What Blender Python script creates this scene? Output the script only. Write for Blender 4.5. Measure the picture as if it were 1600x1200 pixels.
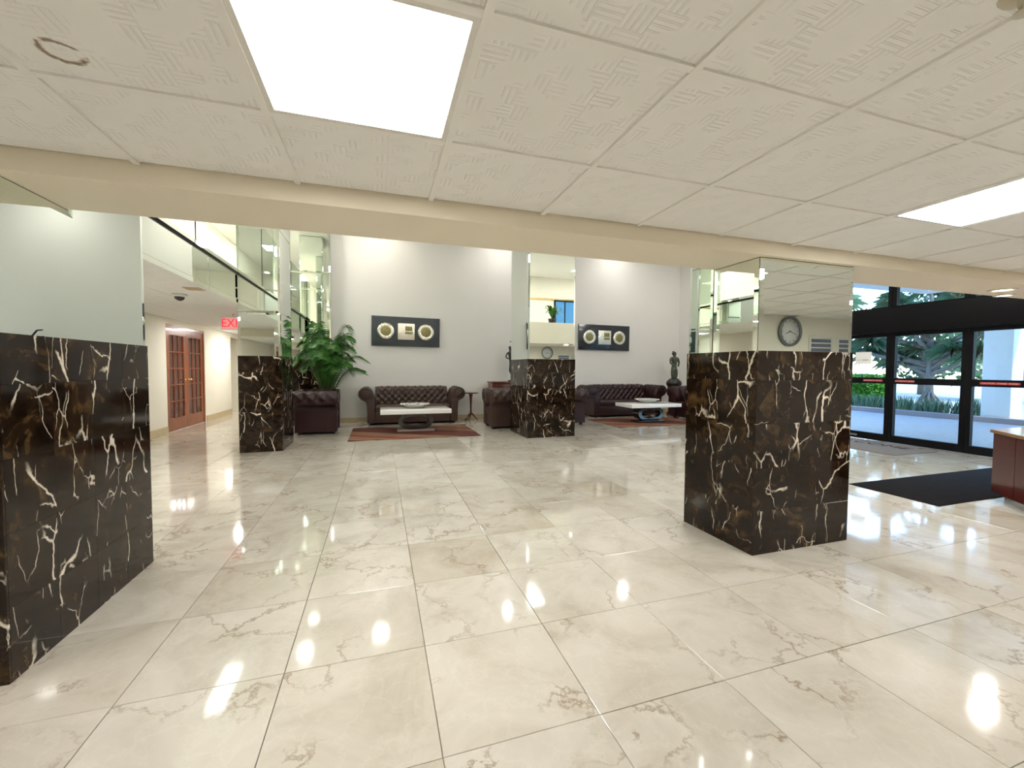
import bpy, bmesh, math, random
from mathutils import Vector, Matrix
for o in list(bpy.data.objects): bpy.data.objects.remove(o)
scn = bpy.context.scene
COL = scn.collection
# ------------------------------------------------------------------ camera
CAMZ = 1.2951
def make_camera():
    yaw, pit, ro, f = .3075, .0376, .0046, 652.61
    cy, sy, cp, sp = math.cos(yaw), math.sin(yaw), math.cos(pit), math.sin(pit)
    fw = Vector((sy*cp, cy*cp, -sp)); r = Vector((cy, -sy, 0)); u = r.cross(fw)
    r2 = r*math.cos(ro)+u*math.sin(ro); u2 = u*math.cos(ro)-r*math.sin(ro)
    cd = bpy.data.cameras.new('camera'); cd.sensor_width = 36; cd.lens = f/1600*36; cd.clip_start = .02; cd.clip_end = 300
    co = bpy.data.objects.new('camera', cd); COL.objects.link(co)
    m = Matrix((r2, u2, -fw)).transposed().to_4x4(); m.translation = (0, 0, CAMZ); co.matrix_world = m
    scn.camera = co
    return fw, r, u
FW, RT, UP = make_camera()
# ------------------------------------------------------------------ world, sun, exposure
SKY_STRENGTH = .72
SUN_STRENGTH = 4.0
LOW_PANEL = 30.0        # troffers in the low ceiling
UP_PANEL = 24.0         # troffers of the upper gallery, and the added lobby and front gallery panels
DOWN_W = 14.0          # downlights of the tall lobby
WARM = (1.0, .97, .92)
scn.view_settings.view_transform = 'Standard'; scn.view_settings.look = 'None'
scn.view_settings.exposure = 0.0; scn.view_settings.gamma = 1.0; scn.view_settings.use_curve_mapping = False
w = bpy.data.worlds.new('sky'); scn.world = w; w.use_nodes = True
nt = w.node_tree; sk = nt.nodes.new('ShaderNodeTexSky'); sk.sky_type = 'NISHITA'; sk.sun_disc = False
sk.sun_elevation = math.radians(42); sk.sun_rotation = math.radians(60); sk.air_density = 1.3; sk.dust_density = .6; sk.ozone_density = 2.0
wb = nt.nodes.new('ShaderNodeMix'); wb.data_type = 'RGBA'; wb.blend_type = 'MULTIPLY'; wb.inputs[0].default_value = 1; wb.inputs[7].default_value = (.78, .95, 1.35, 1)   # camera white balance is set for the warm lamps
nt.links.new(sk.outputs[0], wb.inputs[6]); nt.links.new(wb.outputs[2], nt.nodes['Background'].inputs[0]); nt.nodes['Background'].inputs[1].default_value = SKY_STRENGTH
sl = bpy.data.lights.new('sun', 'SUN'); sl.energy = SUN_STRENGTH; sl.angle = .01; sl.color = (1, .95, .88)
so = bpy.data.objects.new('sun', sl); COL.objects.link(so); so.location = (20, 0, 20)
so.rotation_euler = Vector((-.25, .75, -.85)).to_track_quat('-Z', 'Y').to_euler()
# ------------------------------------------------------------------ helpers
def tag(o, label=None, cat=None, group=None, kind=None):
    if label: o['label'] = label
    if cat: o['category'] = cat
    if group: o['group'] = group
    if kind: o['kind'] = kind
    return o
def empty(name, loc=(0, 0, 0), rz=0, parent=None):
    o = bpy.data.objects.new(name, None); COL.objects.link(o); o.location = loc; o.rotation_euler = (0, 0, rz)
    o.empty_display_size = .1
    if parent: o.parent = parent
    return o
def link(name, me, mat=None, parent=None, loc=None):
    o = bpy.data.objects.new(name, me); COL.objects.link(o)
    if mat and not me.materials: me.materials.append(mat)
    if parent: o.parent = parent
    if loc is not None: o.location = loc
    return o
class MB:
    def __init__(s): s.v = []; s.f = []; s.smooth = []
    def add(s, vs, fs, sm=False):
        b = len(s.v); s.v += [tuple(p) for p in vs]
        s.f += [tuple(i+b for i in f) for f in fs]; s.smooth += [sm]*len(fs); return s
    def box(s, x0, x1, y0, y1, z0, z1):
        vs = [(x, y, z) for z in (z0, z1) for y in (y0, y1) for x in (x0, x1)]
        return s.add(vs, [(0,2,3,1),(4,5,7,6),(0,1,5,4),(2,6,7,3),(0,4,6,2),(1,3,7,5)])
    def bbox(s, x0, x1, y0, y1, z0, z1, b):
        bm = bmesh.new(); bmesh.ops.create_cube(bm, size=1)
        for v in bm.verts:
            v.co = Vector(((x0+x1)/2+v.co.x*(x1-x0), (y0+y1)/2+v.co.y*(y1-y0), (z0+z1)/2+v.co.z*(z1-z0)))
        bmesh.ops.bevel(bm, geom=list(bm.edges), offset=b, segments=3, profile=.5, affect='EDGES')
        bm.verts.index_update()
        s.add([v.co[:] for v in bm.verts], [tuple(v.index for v in f.verts) for f in bm.faces], True); bm.free(); return s
    def prism(s, pts, z0, z1):
        n = len(pts); vs = [(x, y, z0) for x, y in pts]+[(x, y, z1) for x, y in pts]
        return s.add(vs, [tuple(range(n-1, -1, -1)), tuple(range(n, 2*n))]+[(i, (i+1) % n, n+(i+1) % n, n+i) for i in range(n)])
    def lathe(s, prof, n=24, c=(0, 0, 0), axis='z', sm=True):
        vs = []; fs = []; m = len(prof)
        for i in range(n):
            a = 2*math.pi*i/n
            for r, z in prof:
                p = (r*math.cos(a), r*math.sin(a), z)
                if axis == 'y': p = (p[0], p[2], p[1])
                if axis == 'x': p = (p[2], p[0], p[1])
                vs.append((p[0]+c[0], p[1]+c[1], p[2]+c[2]))
        for i in range(n):
            j = (i+1) % n
            for k in range(m-1): fs.append((i*m+k, j*m+k, j*m+k+1, i*m+k+1))
        if prof[0][0] > 1e-5: fs.append(tuple(i*m for i in range(n))[::-1])
        if prof[-1][0] > 1e-5: fs.append(tuple(i*m+m-1 for i in range(n)))
        return s.add(vs, fs, sm)
    def tube(s, pts, rad, n=8):
        P = [Vector(p) for p in pts]; R_ = rad if isinstance(rad, (list, tuple)) else [rad]*len(P)
        vs = []; fs = []; prev = None
        for i, p in enumerate(P):
            t = (P[min(i+1, len(P)-1)]-P[max(i-1, 0)]).normalized()
            a = prev if prev is not None else (Vector((0, 0, 1)) if abs(t.z) < .9 else Vector((1, 0, 0)))
            a = (a-t*a.dot(t)).normalized(); prev = a; b = t.cross(a)
            for k in range(n):
                q = p+(a*math.cos(2*math.pi*k/n)+b*math.sin(2*math.pi*k/n))*R_[i]; vs.append(q[:])
        for i in range(len(P)-1):
            for k in range(n):
                fs.append((i*n+k, i*n+(k+1) % n, (i+1)*n+(k+1) % n, (i+1)*n+k))
        fs.append(tuple(range(n))[::-1]); fs.append(tuple((len(P)-1)*n+k for k in range(n)))
        return s.add(vs, fs, True)
    def sphere(s, c, r, n=14, m=9):
        rx, ry, rz = r if isinstance(r, (tuple, list)) else (r, r, r)
        vs = [(c[0], c[1], c[2]-rz)]
        for j in range(1, m):
            t = -math.pi/2+math.pi*j/m
            vs += [(c[0]+rx*math.cos(t)*math.cos(2*math.pi*i/n), c[1]+ry*math.cos(t)*math.sin(2*math.pi*i/n), c[2]+rz*math.sin(t)) for i in range(n)]
        vs.append((c[0], c[1], c[2]+rz)); fs = []
        for i in range(n):
            k = (i+1) % n; fs.append((0, 1+k, 1+i)); fs.append((len(vs)-1, 1+(m-2)*n+i, 1+(m-2)*n+k))
            for j in range(m-2): fs.append((1+j*n+i, 1+j*n+k, 1+(j+1)*n+k, 1+(j+1)*n+i))
        return s.add(vs, fs, True)
    def mesh(s, name):
        me = bpy.data.meshes.new(name); me.from_pydata(s.v, [], s.f)
        me.polygons.foreach_set('use_smooth', s.smooth); me.update(); return me
    def build(s, name, mat, parent=None, loc=None):
        return link(name, s.mesh(name), mat, parent, loc)
def BX(name, mat, parent, *d, bev=0):
    m = MB(); m.bbox(*d, bev) if bev else m.box(*d); return m.build(name, mat, parent)
_boxcache = {}
def shared_box(dx, dy, dz, mat, b=.0015):
    """box of the given size, origin at its low corner, slightly eased edges, mesh shared by alike pieces"""
    k = (round(dx, 3), round(dy, 3), round(dz, 3), mat.name)
    if k not in _boxcache:
        bm = bmesh.new(); bmesh.ops.create_cube(bm, size=1)
        for v in bm.verts: v.co = Vector(((v.co.x+.5)*dx, (v.co.y+.5)*dy, (v.co.z+.5)*dz))
        bmesh.ops.bevel(bm, geom=list(bm.edges), offset=b, segments=1, affect='EDGES')
        me = bpy.data.meshes.new('piece'); bm.to_mesh(me); bm.free(); me.materials.append(mat); _boxcache[k] = me
    return _boxcache[k]
def text_mesh(name, s, size, mat, parent, mw, depth=.002, align='CENTER'):
    cu = bpy.data.curves.new('t', 'FONT'); cu.body = s; cu.size = size; cu.extrude = depth; cu.align_x = align; cu.align_y = 'CENTER'
    t = bpy.data.objects.new('t', cu); COL.objects.link(t); bpy.context.view_layer.update()
    me = bpy.data.meshes.new_from_object(t.evaluated_get(bpy.context.evaluated_depsgraph_get())); bpy.data.objects.remove(t)
    me.materials.clear(); me.transform(mw); return link(name, me, mat, parent)
# ------------------------------------------------------------------ materials
class NT:
    def __init__(s, name):
        s.m = bpy.data.materials.new(name); s.m.use_nodes = True; s.t = s.m.node_tree; s.b = s.t.nodes['Principled BSDF']
    def n(s, typ, **kw):
        n = s.t.nodes.new('ShaderNode'+typ)
        for k, v in kw.items():
            if k in ('operation', 'blend_type', 'data_type', 'feature', 'vector_type', 'wave_type', 'bands_direction', 'noise_dimensions', 'distance', 'interpolation_type', 'rotation_type'): setattr(n, k, v)
            else:
                key = int(k[1:]) if k[0] == 'i' and k[1:].isdigit() else k.replace('_', ' ')
                s.set(n.inputs[key], v)
        return n
    def set(s, i, v):
        if hasattr(v, 'is_output'): s.t.links.new(v, i)
        elif hasattr(v, 'outputs'): s.t.links.new(v.outputs[0], i)
        else: i.default_value = v
    def ramp(s, fac, *st):
        r = s.n('ValToRGB'); s.set(r.inputs[0], fac); e = r.color_ramp.elements
        while len(e) < len(st): e.new(.5)
        for k, (p, c) in enumerate(st):
            e[k].position = p; e[k].color = (*c, 1) if isinstance(c, tuple) else (c, c, c, 1)
        return r.outputs[0]
    def mix(s, fac, a, b, bt='MIX'):
        m = s.n('Mix', data_type='RGBA', blend_type=bt)
        s.set(m.inputs[0], fac)
        for i, v in ((6, a), (7, b)):
            s.set(m.inputs[i], (*v, 1) if isinstance(v, tuple) and len(v) == 3 else v)
        return m.outputs[2]
    def math(s, op, a, b=0, c=0):
        m = s.n('Math', operation=op)
        for i, v in enumerate((a, b, c)): s.set(m.inputs[i], v)
        return m.outputs[0]
    def vm(s, op, a, b):
        m = s.n('VectorMath', operation=op); s.set(m.inputs[0], a); s.set(m.inputs[1], b); return m.outputs[0]
    def p(s, **kw):
        for k, v in kw.items():
            if isinstance(v, tuple) and len(v) == 3 and k not in ('Normal',): v = (*v, 1)
            s.set(s.b.inputs[k.replace('_', ' ')], v)
        return s
    def bump(s, h, strength=.2, dist=.01):
        b = s.n('Bump', Strength=strength, Distance=dist); s.set(b.inputs['Height'], h); s.t.links.new(b.outputs[0], s.b.inputs['Normal']); return s
    def obj(s): return s.n('TexCoord').outputs['Object']
def simple(name, col, rough=.5, metal=0., noise=0., nscale=30, bump=0., spec=None, emis=None, es=0., coat=0.):
    m = NT(name); m.p(Base_Color=col, Roughness=rough, Metallic=metal)
    if coat: m.p(Coat_Weight=coat, Coat_Roughness=.08)
    if spec is not None: m.b.inputs['Specular IOR Level'].default_value = spec
    if noise or bump:
        no = m.n('TexNoise', Scale=nscale, Detail=4.); m.set(no.inputs['Vector'], m.obj())
        if noise: m.set(m.b.inputs['Base Color'], m.mix(no.outputs[0], tuple(c*(1-noise) for c in col), tuple(min(1, c*(1+noise)) for c in col)))
        if bump: m.bump(no.outputs[0], bump, .005)
    if emis: m.p(Emission_Color=emis, Emission_Strength=es)
    return m.m
def piece_random(m):
    """a number that differs from piece to piece (object or mesh island)"""
    a = m.n('ObjectInfo').outputs['Random']; g = m.n('NewGeometry').outputs['Random Per Island']
    return m.math('FRACT', m.math('ADD', m.math('MULTIPLY', a, 7.31), m.math('MULTIPLY', g, 3.77)))
def floor_marble():
    m = NT('cream_marble'); r = piece_random(m)
    off = m.n('CombineXYZ', X=m.math('MULTIPLY', r, 91.), Y=m.math('MULTIPLY', r, 57.), Z=m.math('MULTIPLY', r, 23.))
    v = m.vm('ADD', m.obj(), off)
    vr = m.n('VectorRotate', rotation_type='Z_AXIS', Vector=v, Angle=m.math('MULTIPLY', r, 2.0)).outputs[0]
    n1 = m.n('TexNoise', Vector=vr, Scale=2.2, Detail=6., Roughness=.62, Distortion=.8)
    base = m.ramp(n1.outputs[0], (.28, (.45, .405, .335)), (.5, (.56, .525, .458)), (.75, (.635, .605, .548)))
    n2 = m.n('TexNoise', Vector=vr, Scale=3.1, Detail=7., Roughness=.65)
    dv = m.vm('ADD', vr, m.vm('SCALE', n2.outputs[1], (0, 0, 0)))
    sc = m.n('VectorMath', operation='SCALE'); m.set(sc.inputs[0], n2.outputs[1]); sc.inputs['Scale'].default_value = .55
    dv = m.vm('ADD', vr, sc.outputs[0])
    vo = m.n('TexVoronoi', feature='DISTANCE_TO_EDGE', Vector=dv, Scale=2.1)
    vein = m.ramp(vo.outputs['Distance'], (.0, 1.), (.012, .5), (.03, 0.))
    n3 = m.n('TexNoise', Vector=vr, Scale=1.7, Detail=3.)
    mask = m.ramp(n3.outputs[0], (.46, 0.), (.60, 1.))
    c = m.mix(m.math('MULTIPLY', m.math('MULTIPLY', vein, mask), .70), base, (.20, .12, .055))
    wv = m.n('TexVoronoi', feature='DISTANCE_TO_EDGE', Vector=dv, Scale=4.6)
    c = m.mix(m.math('MULTIPLY', m.ramp(wv.outputs['Distance'], (0., 1.), (.05, 0.)), .10), c, (.86, .82, .72))
    tint = m.ramp(r, (0., (.88, .84, .78)), (.15, (.95, .935, .91)), (.6, (1., .99, .97)), (1., (.97, .95, .92)))
    c = m.mix(1., c, tint, 'MULTIPLY')
    m.p(Base_Color=c, Roughness=m.ramp(n1.outputs[0], (.3, .05), (.8, .10)), Coat_Weight=.35, Coat_Roughness=.05)
    return m.m
def dark_marble():
    m = NT('dark_brown_marble'); r = piece_random(m)
    off = m.n('CombineXYZ', X=m.math('MULTIPLY', r, 61.), Y=m.math('MULTIPLY', r, 37.), Z=m.math('MULTIPLY', r, 83.))
    v = m.vm('ADD', m.obj(), off)
    n1 = m.n('TexNoise', Vector=v, Scale=5.5, Detail=8., Roughness=.7, Distortion=1.2)
    base = m.ramp(n1.outputs[0], (.40, (.006, .0035, .002)), (.54, (.018, .010, .005)), (.64, (.060, .034, .014)), (.75, (.17, .098, .042)))
    mp = m.n('Mapping', Vector=v); mp.inputs['Rotation'].default_value = (.5, .55, .4); mp.inputs['Scale'].default_value = (1., 1., .42)
    n2 = m.n('TexNoise', Vector=v, Scale=5., Detail=6.)
    sc = m.n('VectorMath', operation='SCALE'); m.set(sc.inputs[0], n2.outputs[1]); sc.inputs['Scale'].default_value = .10
    dv = m.vm('ADD', mp, sc.outputs[0])
    c = base
    for s, wd, lo, hi, amt in ((3.0, .014, .47, .54, .95), (6.5, .014, .51, .58, .8)):
        vo = m.n('TexVoronoi', feature='DISTANCE_TO_EDGE', Vector=dv, Scale=s)
        n3 = m.n('TexNoise', Vector=v, Scale=s*.8, Detail=3.)
        mask = m.ramp(n3.outputs[0], (lo, 0.), (hi, 1.))
        wid = m.math('SUBTRACT', vo.outputs['Distance'], m.math('MULTIPLY', m.math('SUBTRACT', n2.outputs[0], .5), .022))
        vein = m.ramp(wid, (0., 1.), (wd*.45, .8), (wd, 0.))
        c = m.mix(m.math('MULTIPLY', m.math('MULTIPLY', vein, mask), amt), c, (.74, .66, .53))
    m.p(Base_Color=c, Roughness=.07, Specular_IOR_Level=.3)
    return m.m
def ceiling_tile_mat(stain=False):
    m = NT('embossed_ceiling_tile' + ('_stained' if stain else '')); v = m.obj()
    sx = m.n('SeparateXYZ', i0=v)
    ck = m.n('TexChecker', Vector=v, Scale=13.1)
    w1 = m.n('TexWave', wave_type='BANDS', bands_direction='X', Vector=v, Scale=16.)
    w2 = m.n('TexWave', wave_type='BANDS', bands_direction='Y', Vector=v, Scale=16.)
    msk = m.n('TexNoise', Vector=v, Scale=9., Detail=0.)
    h = m.mix(ck.outputs['Fac'], m.ramp(w1.outputs[1], (.72, 0.), (.9, 1.)), m.ramp(w2.outputs[1], (.72, 0.), (.9, 1.)))
    h = m.math('MULTIPLY', h, m.ramp(msk.outputs[0], (.47, 0.), (.53, 1.)))
    fine = m.n('TexNoise', Vector=v, Scale=120., Detail=2.)
    m.bump(m.math('ADD', h, m.math('MULTIPLY', fine.outputs[0], .22)), .75, .004)
    c = m.mix(msk.outputs[0], (.87, .865, .835), (.90, .895, .87))
    if stain:
        d = m.n('VectorMath', operation='DISTANCE'); m.set(d.inputs[0], v); d.inputs[1].default_value = (.135, .47, 0)
        nz = m.n('TexNoise', Vector=v, Scale=25., Detail=3.)
        q = m.math('ADD', d.outputs['Value'], m.math('MULTIPLY', m.math('SUBTRACT', nz.outputs[0], .5), .03))
        ring = m.ramp(q, (.036, 0.), (.044, 1.), (.050, .9), (.054, 0.))
        ring = m.math('MULTIPLY', ring, m.ramp(nz.outputs[0], (.40, 0.), (.5, 1.)))
        c = m.mix(ring, c, (.22, .14, .06))
    m.p(Base_Color=c, Roughness=.75); return m.m
def leather(name, col):
    m = NT(name); v = m.obj()
    n1 = m.n('TexNoise', Vector=v, Scale=6., Detail=5.); vo = m.n('TexVoronoi', Vector=v, Scale=140.)
    m.p(Base_Color=m.mix(n1.outputs[0], tuple(c*.7 for c in col), tuple(c*1.35 for c in col)), Roughness=.34, Specular_IOR_Level=.4)
    m.bump(vo.outputs[0], .12, .002); return m.m
def wood(name, a, b, rough=.28, sc=(1, 1, .12), scale=14):
    m = NT(name); mp = m.n('Mapping', Vector=m.obj()); mp.inputs['Scale'].default_value = sc
    n = m.n('TexNoise', Vector=mp, Scale=float(scale), Detail=6., Distortion=1.5)
    m.p(Base_Color=m.ramp(n.outputs[0], (.3, a), (.7, b)), Roughness=rough, Coat_Weight=.2); return m.m
def rug_mat():
    m = NT('striped_rug'); mp = m.n('Mapping', Vector=m.obj()); mp.inputs['Rotation'].default_value = (0, 0, 1.05)
    mp.inputs['Scale'].default_value = (.45, 1.25, 1)
    n = m.n('TexNoise', Vector=mp, Scale=.8, Detail=1.)
    w = m.n('TexWave', wave_type='BANDS', bands_direction='Y', Vector=mp, Scale=.34, Distortion=5.5, Detail=1.)
    w.inputs['Detail Scale'].default_value = .5
    c = m.ramp(w.outputs[1], (.0, (.13, .025, .016)), (.28, (.040, .016, .011)), (.45, (.17, .045, .026)), (.60, (.30, .19, .095)), (.70, (.075, .024, .014)), (.85, (.26, .15, .075)), (1., (.16, .032, .020)))
    f = m.n('TexNoise', Vector=m.obj(), Scale=220., Detail=2.)
    m.p(Base_Color=c, Roughness=.95).bump(f.outputs[0], .5, .004); return m.m
def art_metal():
    m = NT('hammered_silver'); n = m.n('TexVoronoi', Vector=m.obj(), Scale=45.)
    m.p(Base_Color=(.80, .78, .70), Metallic=1., Roughness=.25).bump(n.outputs[0], .5, .006); return m.m
def art_gold():
    m = NT('olive_gold_leaf'); n = m.n('TexNoise', Vector=m.obj(), Scale=40., Detail=4.)
    m.p(Base_Color=m.ramp(n.outputs[0], (.35, (.16, .15, .05)), (.7, (.42, .38, .18))), Metallic=.6, Roughness=.4).bump(n.outputs[0], .6, .006); return m.m
def pavers_mat():
    m = NT('driveway_pavers'); br = m.n('TexBrick', Vector=m.obj(), Scale=4.)
    br.inputs['Color1'].default_value = (.40, .37, .36, 1); br.inputs['Color2'].default_value = (.48, .43, .41, 1); br.inputs['Mortar'].default_value = (.3, .28, .27, 1)
    m.p(Base_Color=br.outputs[0], Roughness=.7); return m.m
def leaf_mat(name, a, b, rough=.4):
    m = NT(name); r = m.n('NewGeometry').outputs['Random Per Island']
    m.p(Base_Color=m.mix(r, a, b), Roughness=rough)
    m.b.inputs['Subsurface Weight'].default_value = 0
    return m.m
def glass(name, tint=(.9, 1, .97), alpha_mix=.9):
    m = NT(name); t = m.t; tr = t.nodes.new('ShaderNodeBsdfTransparent'); tr.inputs[0].default_value = (*tint, 1)
    gl = t.nodes.new('ShaderNodeBsdfGlossy'); gl.inputs['Roughness'].default_value = .0
    fr = t.nodes.new('ShaderNodeFresnel'); fr.inputs[0].default_value = 1.5
    mx = t.nodes.new('ShaderNodeMixShader'); fac = m.math('MULTIPLY', fr.outputs[0], m.math('SUBTRACT', 1., m.n('NewGeometry').outputs['Backfacing'])); t.links.new(fac, mx.inputs[0]); t.links.new(tr.outputs[0], mx.inputs[1]); t.links.new(gl.outputs[0], mx.inputs[2])
    t.links.new(mx.outputs[0], t.nodes['Material Output'].inputs[0]); return m.m
M = dict(
    floor=floor_marble(), grout=simple('grout', (.36, .29, .20), .7), marble=dark_marble(), core=simple('pillar_core', (.02, .012, .008), .4),
    ctile=ceiling_tile_mat(), ctile_s=ceiling_tile_mat(True), grid=simple('ceiling_grid', (.87, .86, .82), .5),
    plaster=simple('cream_plaster', (.82, .745, .60), .7, noise=.03, nscale=3, bump=.05),
    wall=simple('white_wall', (.79, .78, .755), .75, noise=.02, nscale=2, bump=.05),
    hallwall=simple('cream_wall', (.84, .80, .69), .7, noise=.03, nscale=3, bump=.05),
    upceil=simple('white_ceiling', (.80, .78, .72), .8),
    mirror=simple('mirror', (.85, .91, .86), .0, 1.), silver=simple('mirror_edge', (.86, .9, .84), .03, 1.), mirror_back=simple('mirror_backing', (.05, .07, .06), .5),
    base=simple('beige_baseboard', (.55, .44, .27), .35, noise=.15, nscale=9),
    brown=leather('brown_leather', (.060, .034, .027)), burg=leather('burgundy_leather', (.024, .0065, .0075)), button=simple('leather_button', (.02, .008, .008), .4),
    woodf=simple('dark_foot', (.012, .008, .006), .35), rug=rug_mat(),
    white_stone=simple('white_marble_top', (.86, .85, .82), .15, noise=.05, nscale=4, coat=.3), blackgloss=simple('black_lacquer', (.008, .008, .010), .1, coat=.6),
    grey_plinth=simple('grey_plinth', (.30, .24, .21), .25), bowl=simple('silver_bowl', (.86, .86, .85), .12, 1.),
    artpanel=simple('slate_panel', (.042, .052, .060), .45, noise=.2, nscale=5), artpanel2=simple('navy_panel', (.006, .012, .022), .18, coat=.5), silverart=art_metal(), goldart=art_gold(),
    cherry=wood('cherry_door', (.17, .040, .014), (.33, .095, .035)), pane=simple('curtained_pane', (.095, .035, .032), .12, coat=.5), brass=simple('brass', (.70, .48, .18), .25, 1.),
    deskwood=wood('red_cherry', (.050, .006, .004), (.085, .011, .007), .22), granite=simple('brown_granite', (.30, .17, .075), .15, noise=.6, nscale=60, coat=.4),
    steel=simple('brushed_steel', (.6, .6, .58), .3, 1.),
    blackframe=simple('black_aluminium', (.004, .004, .005), .5, spec=.15), mat=simple('black_mat', (.009, .0075, .0075), .95, spec=.08, noise=.4, nscale=14, bump=.5), mat2=simple('grey_mat', (.17, .145, .115), .9, bump=.4, nscale=200),
    matletter=simple('mat_letters', (.008, .007, .007), .95, spec=.1),
    glass=glass('clear_glass'), railglass=glass('rail_glass', (.93, .98, .95)),
    dark=simple('black_bronze', (.008, .007, .006), .3, coat=.3), bronze=simple('verdigris_bronze', (.075, .09, .065), .35, .4, noise=.6, nscale=14), mahog=wood('mahogany', (.07, .018, .010), (.15, .045, .022)),
    palm=leaf_mat('palm_leaf', (.014, .075, .010), (.075, .25, .032)), stem=simple('palm_stem', (.07, .10, .03), .6), soil=simple('soil', (.03, .02, .012), .9), pot=simple('black_pot', (.008, .008, .008), .3),
    panel=simple('light_diffuser', (.9, .9, .9), .5, emis=(1, .985, .97), es=LOW_PANEL), panel2=simple('gallery_diffuser', (.9, .9, .9), .5, emis=(1, .985, .96), es=UP_PANEL),
    hallpanel=simple('hall_diffuser', (.9, .9, .9), .5, emis=(1, .975, .93), es=40.),
    lens=simple('lamp_lens', (1, .95, .85), .3, emis=(1, .92, .78), es=40.), lensw=simple('warm_lamp_lens', (1, .9, .7), .3, emis=(1, .82, .50), es=14.),
    sconce=simple('sconce_glass', (1, .98, .95), .3, emis=(1, .96, .90), es=9.), white_metal=simple('white_metal', (.75, .73, .68), .35),
    exitred=simple('exit_red', (.7, .01, .03), .4, emis=(1, .02, .07), es=.75), exitface=simple('exit_face', (.8, .38, .36), .4, emis=(1, .35, .33), es=.5),
    red=simple('red_sticker', (.55, .03, .04), .5), sticker_ink=simple('sticker_ink', (.75, .62, .60), .5), paper=simple('paper', (.92, .92, .91), .7), ink=simple('ink', (.12, .12, .13), .6),
    clockrim=simple('clock_rim', (.22, .23, .22), .3, .6), clockface=simple('clock_face', (.80, .82, .80), .4),
    signblue=simple('slate_blue_print', (.14, .17, .24), .4),
    pavers=pavers_mat(), kerb=simple('kerb_concrete', (.30, .25, .26), .8), stucco=simple('white_stucco', (.80, .80, .80), .8, noise=.04, nscale=10, bump=.3),
    hedge=leaf_mat('hedge_leaf', (.05, .20, .015), (.16, .42, .05)), cover=leaf_mat('groundcover_leaf', (.06, .13, .09), (.14, .24, .17)), tree=leaf_mat('tree_leaf', (.02, .07, .03), (.07, .17, .08)), tree2=leaf_mat('pale_leaf', (.10, .20, .08), (.26, .36, .18)),
    bark=simple('grey_bark', (.22, .19, .17), .9, noise=.4, nscale=8, bump=.8), sand=simple('garden_bed', (.55, .50, .42), .9, noise=.2, nscale=3),
    socket=simple('ivory_plastic', (.62, .56, .42), .4),
)
# ------------------------------------------------------------------ dimensions (metres)
XL, XR, YB, ZC, ZT = -3.92, 8.68, 10.6, 2.142, 4.8     # left wall, right wall, back wall, low ceiling, tall ceiling
YF, ZB, BY0, BY1, PAR = -3.6, 2.061, 2.18, 2.63, 2.70  # rear of the low lobby, beam soffit, beam front/back, parapet top
XG, ZH, YH = -2.0, 2.24, 16.0                          # gallery edge, hall ceiling, hall end
def structure(o): o['kind'] = 'structure'; return o
def inview(p):
    d = Vector(p)-Vector((0, 0, CAMZ)); w_ = d.dot(FW)
    if w_ < .2: return False
    return abs(d.dot(RT)/w_) < 1.32 and abs(d.dot(UP)/w_) < 1.0
# ---- floor
fl = structure(MB().box(XL, XR, YF, YB, -.2, -.0145).box(XL, -1.9, YB, YH, -.2, -.0145).build('floor', M['grout']))
T = .586; GX, GY = -.979, 1.931; cells = []
for i in range(-7, 20):
    for j in range(-11, 26):
        x0, x1, y0, y1 = GX+i*T, GX+(i+1)*T, GY+j*T, GY+(j+1)*T
        for (a0, a1, b0, b1) in ((XL, XR, YF, YB), (XL, -1.9, YB, YH)):
            u0, u1, v0, v1 = max(x0, a0), min(x1, a1), max(y0, b0), min(y1, b1)
            if u1-u0 > .02 and v1-v0 > .02: cells.append((u0, u1, v0, v1))
cells.sort(key=lambda c: (not inview(((c[0]+c[1])/2, (c[2]+c[3])/2, 0)), math.hypot((c[0]+c[1])/2, (c[2]+c[3])/2)))
g = .0016
for c in cells[:300]:
    link('floor_tile', shared_box(c[1]-c[0]-2*g, c[3]-c[2]-2*g, .0145, M['floor'], .0012), None, fl, (c[0]+g, c[2]+g, -.0145))
mb = MB()
for c in cells[300:]: mb.box(c[0]+g, c[1]-g, c[2]+g, c[3]-g, -.0145, 0)
o = mb.build('floor_tile', M['floor'], fl); o['kind'] = 'stuff'
# ---- low ceiling with its tile grid
ce = structure(MB().box(XL, XR, YF, BY0, ZC+.03, ZC+.08).build('ceiling', M['upceil']))
CX = -.355; xs = [CX+.61*i for i in range(-6, 16)]; ys = [BY0, 1.613]+[1.613-.605*k for k in range(1, 9)]
LIGHTS = [(-.355, 1.613), (2.695, 1.613), (5.745, 1.613), (-3.405, 1.613), (-.355, -1.412), (2.695, -1.412), (5.745, -.807)]
for i in range(len(xs)-1):
    for j in range(len(ys)-1):
        x0, x1, y1, y0 = max(xs[i], XL), min(xs[i+1], XR), ys[j], ys[j+1]
        if x1-x0 < .05: continue
        if any(abs(xs[i]-lx) < .05 and abs(y1-ly) < .05 for lx, ly in LIGHTS): continue
        st = i == 5 and j == 1
        link('ceiling_tile', shared_box(x1-x0-.022, y1-y0-.022, .02, M['ctile_s' if st else 'ctile'], .002), None, ce, (x0+.011, y0+.011, ZC+.008))
for x in xs[1:]: BX('grid_bar', M['grid'], ce, x-.012, x+.012, YF, BY0, ZC, ZC+.03)
for y in ys[1:]: BX('grid_bar', M['grid'], ce, XL, XR, y-.012, y+.012, ZC+.001, ZC+.03)
WHERE = {(-.355, 1.613): 'square ceiling light panel glowing white, one tile from the stained tile', (2.695, 1.613): 'square ceiling light panel glowing white above the clock-reflecting mirror pillar'}
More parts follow.
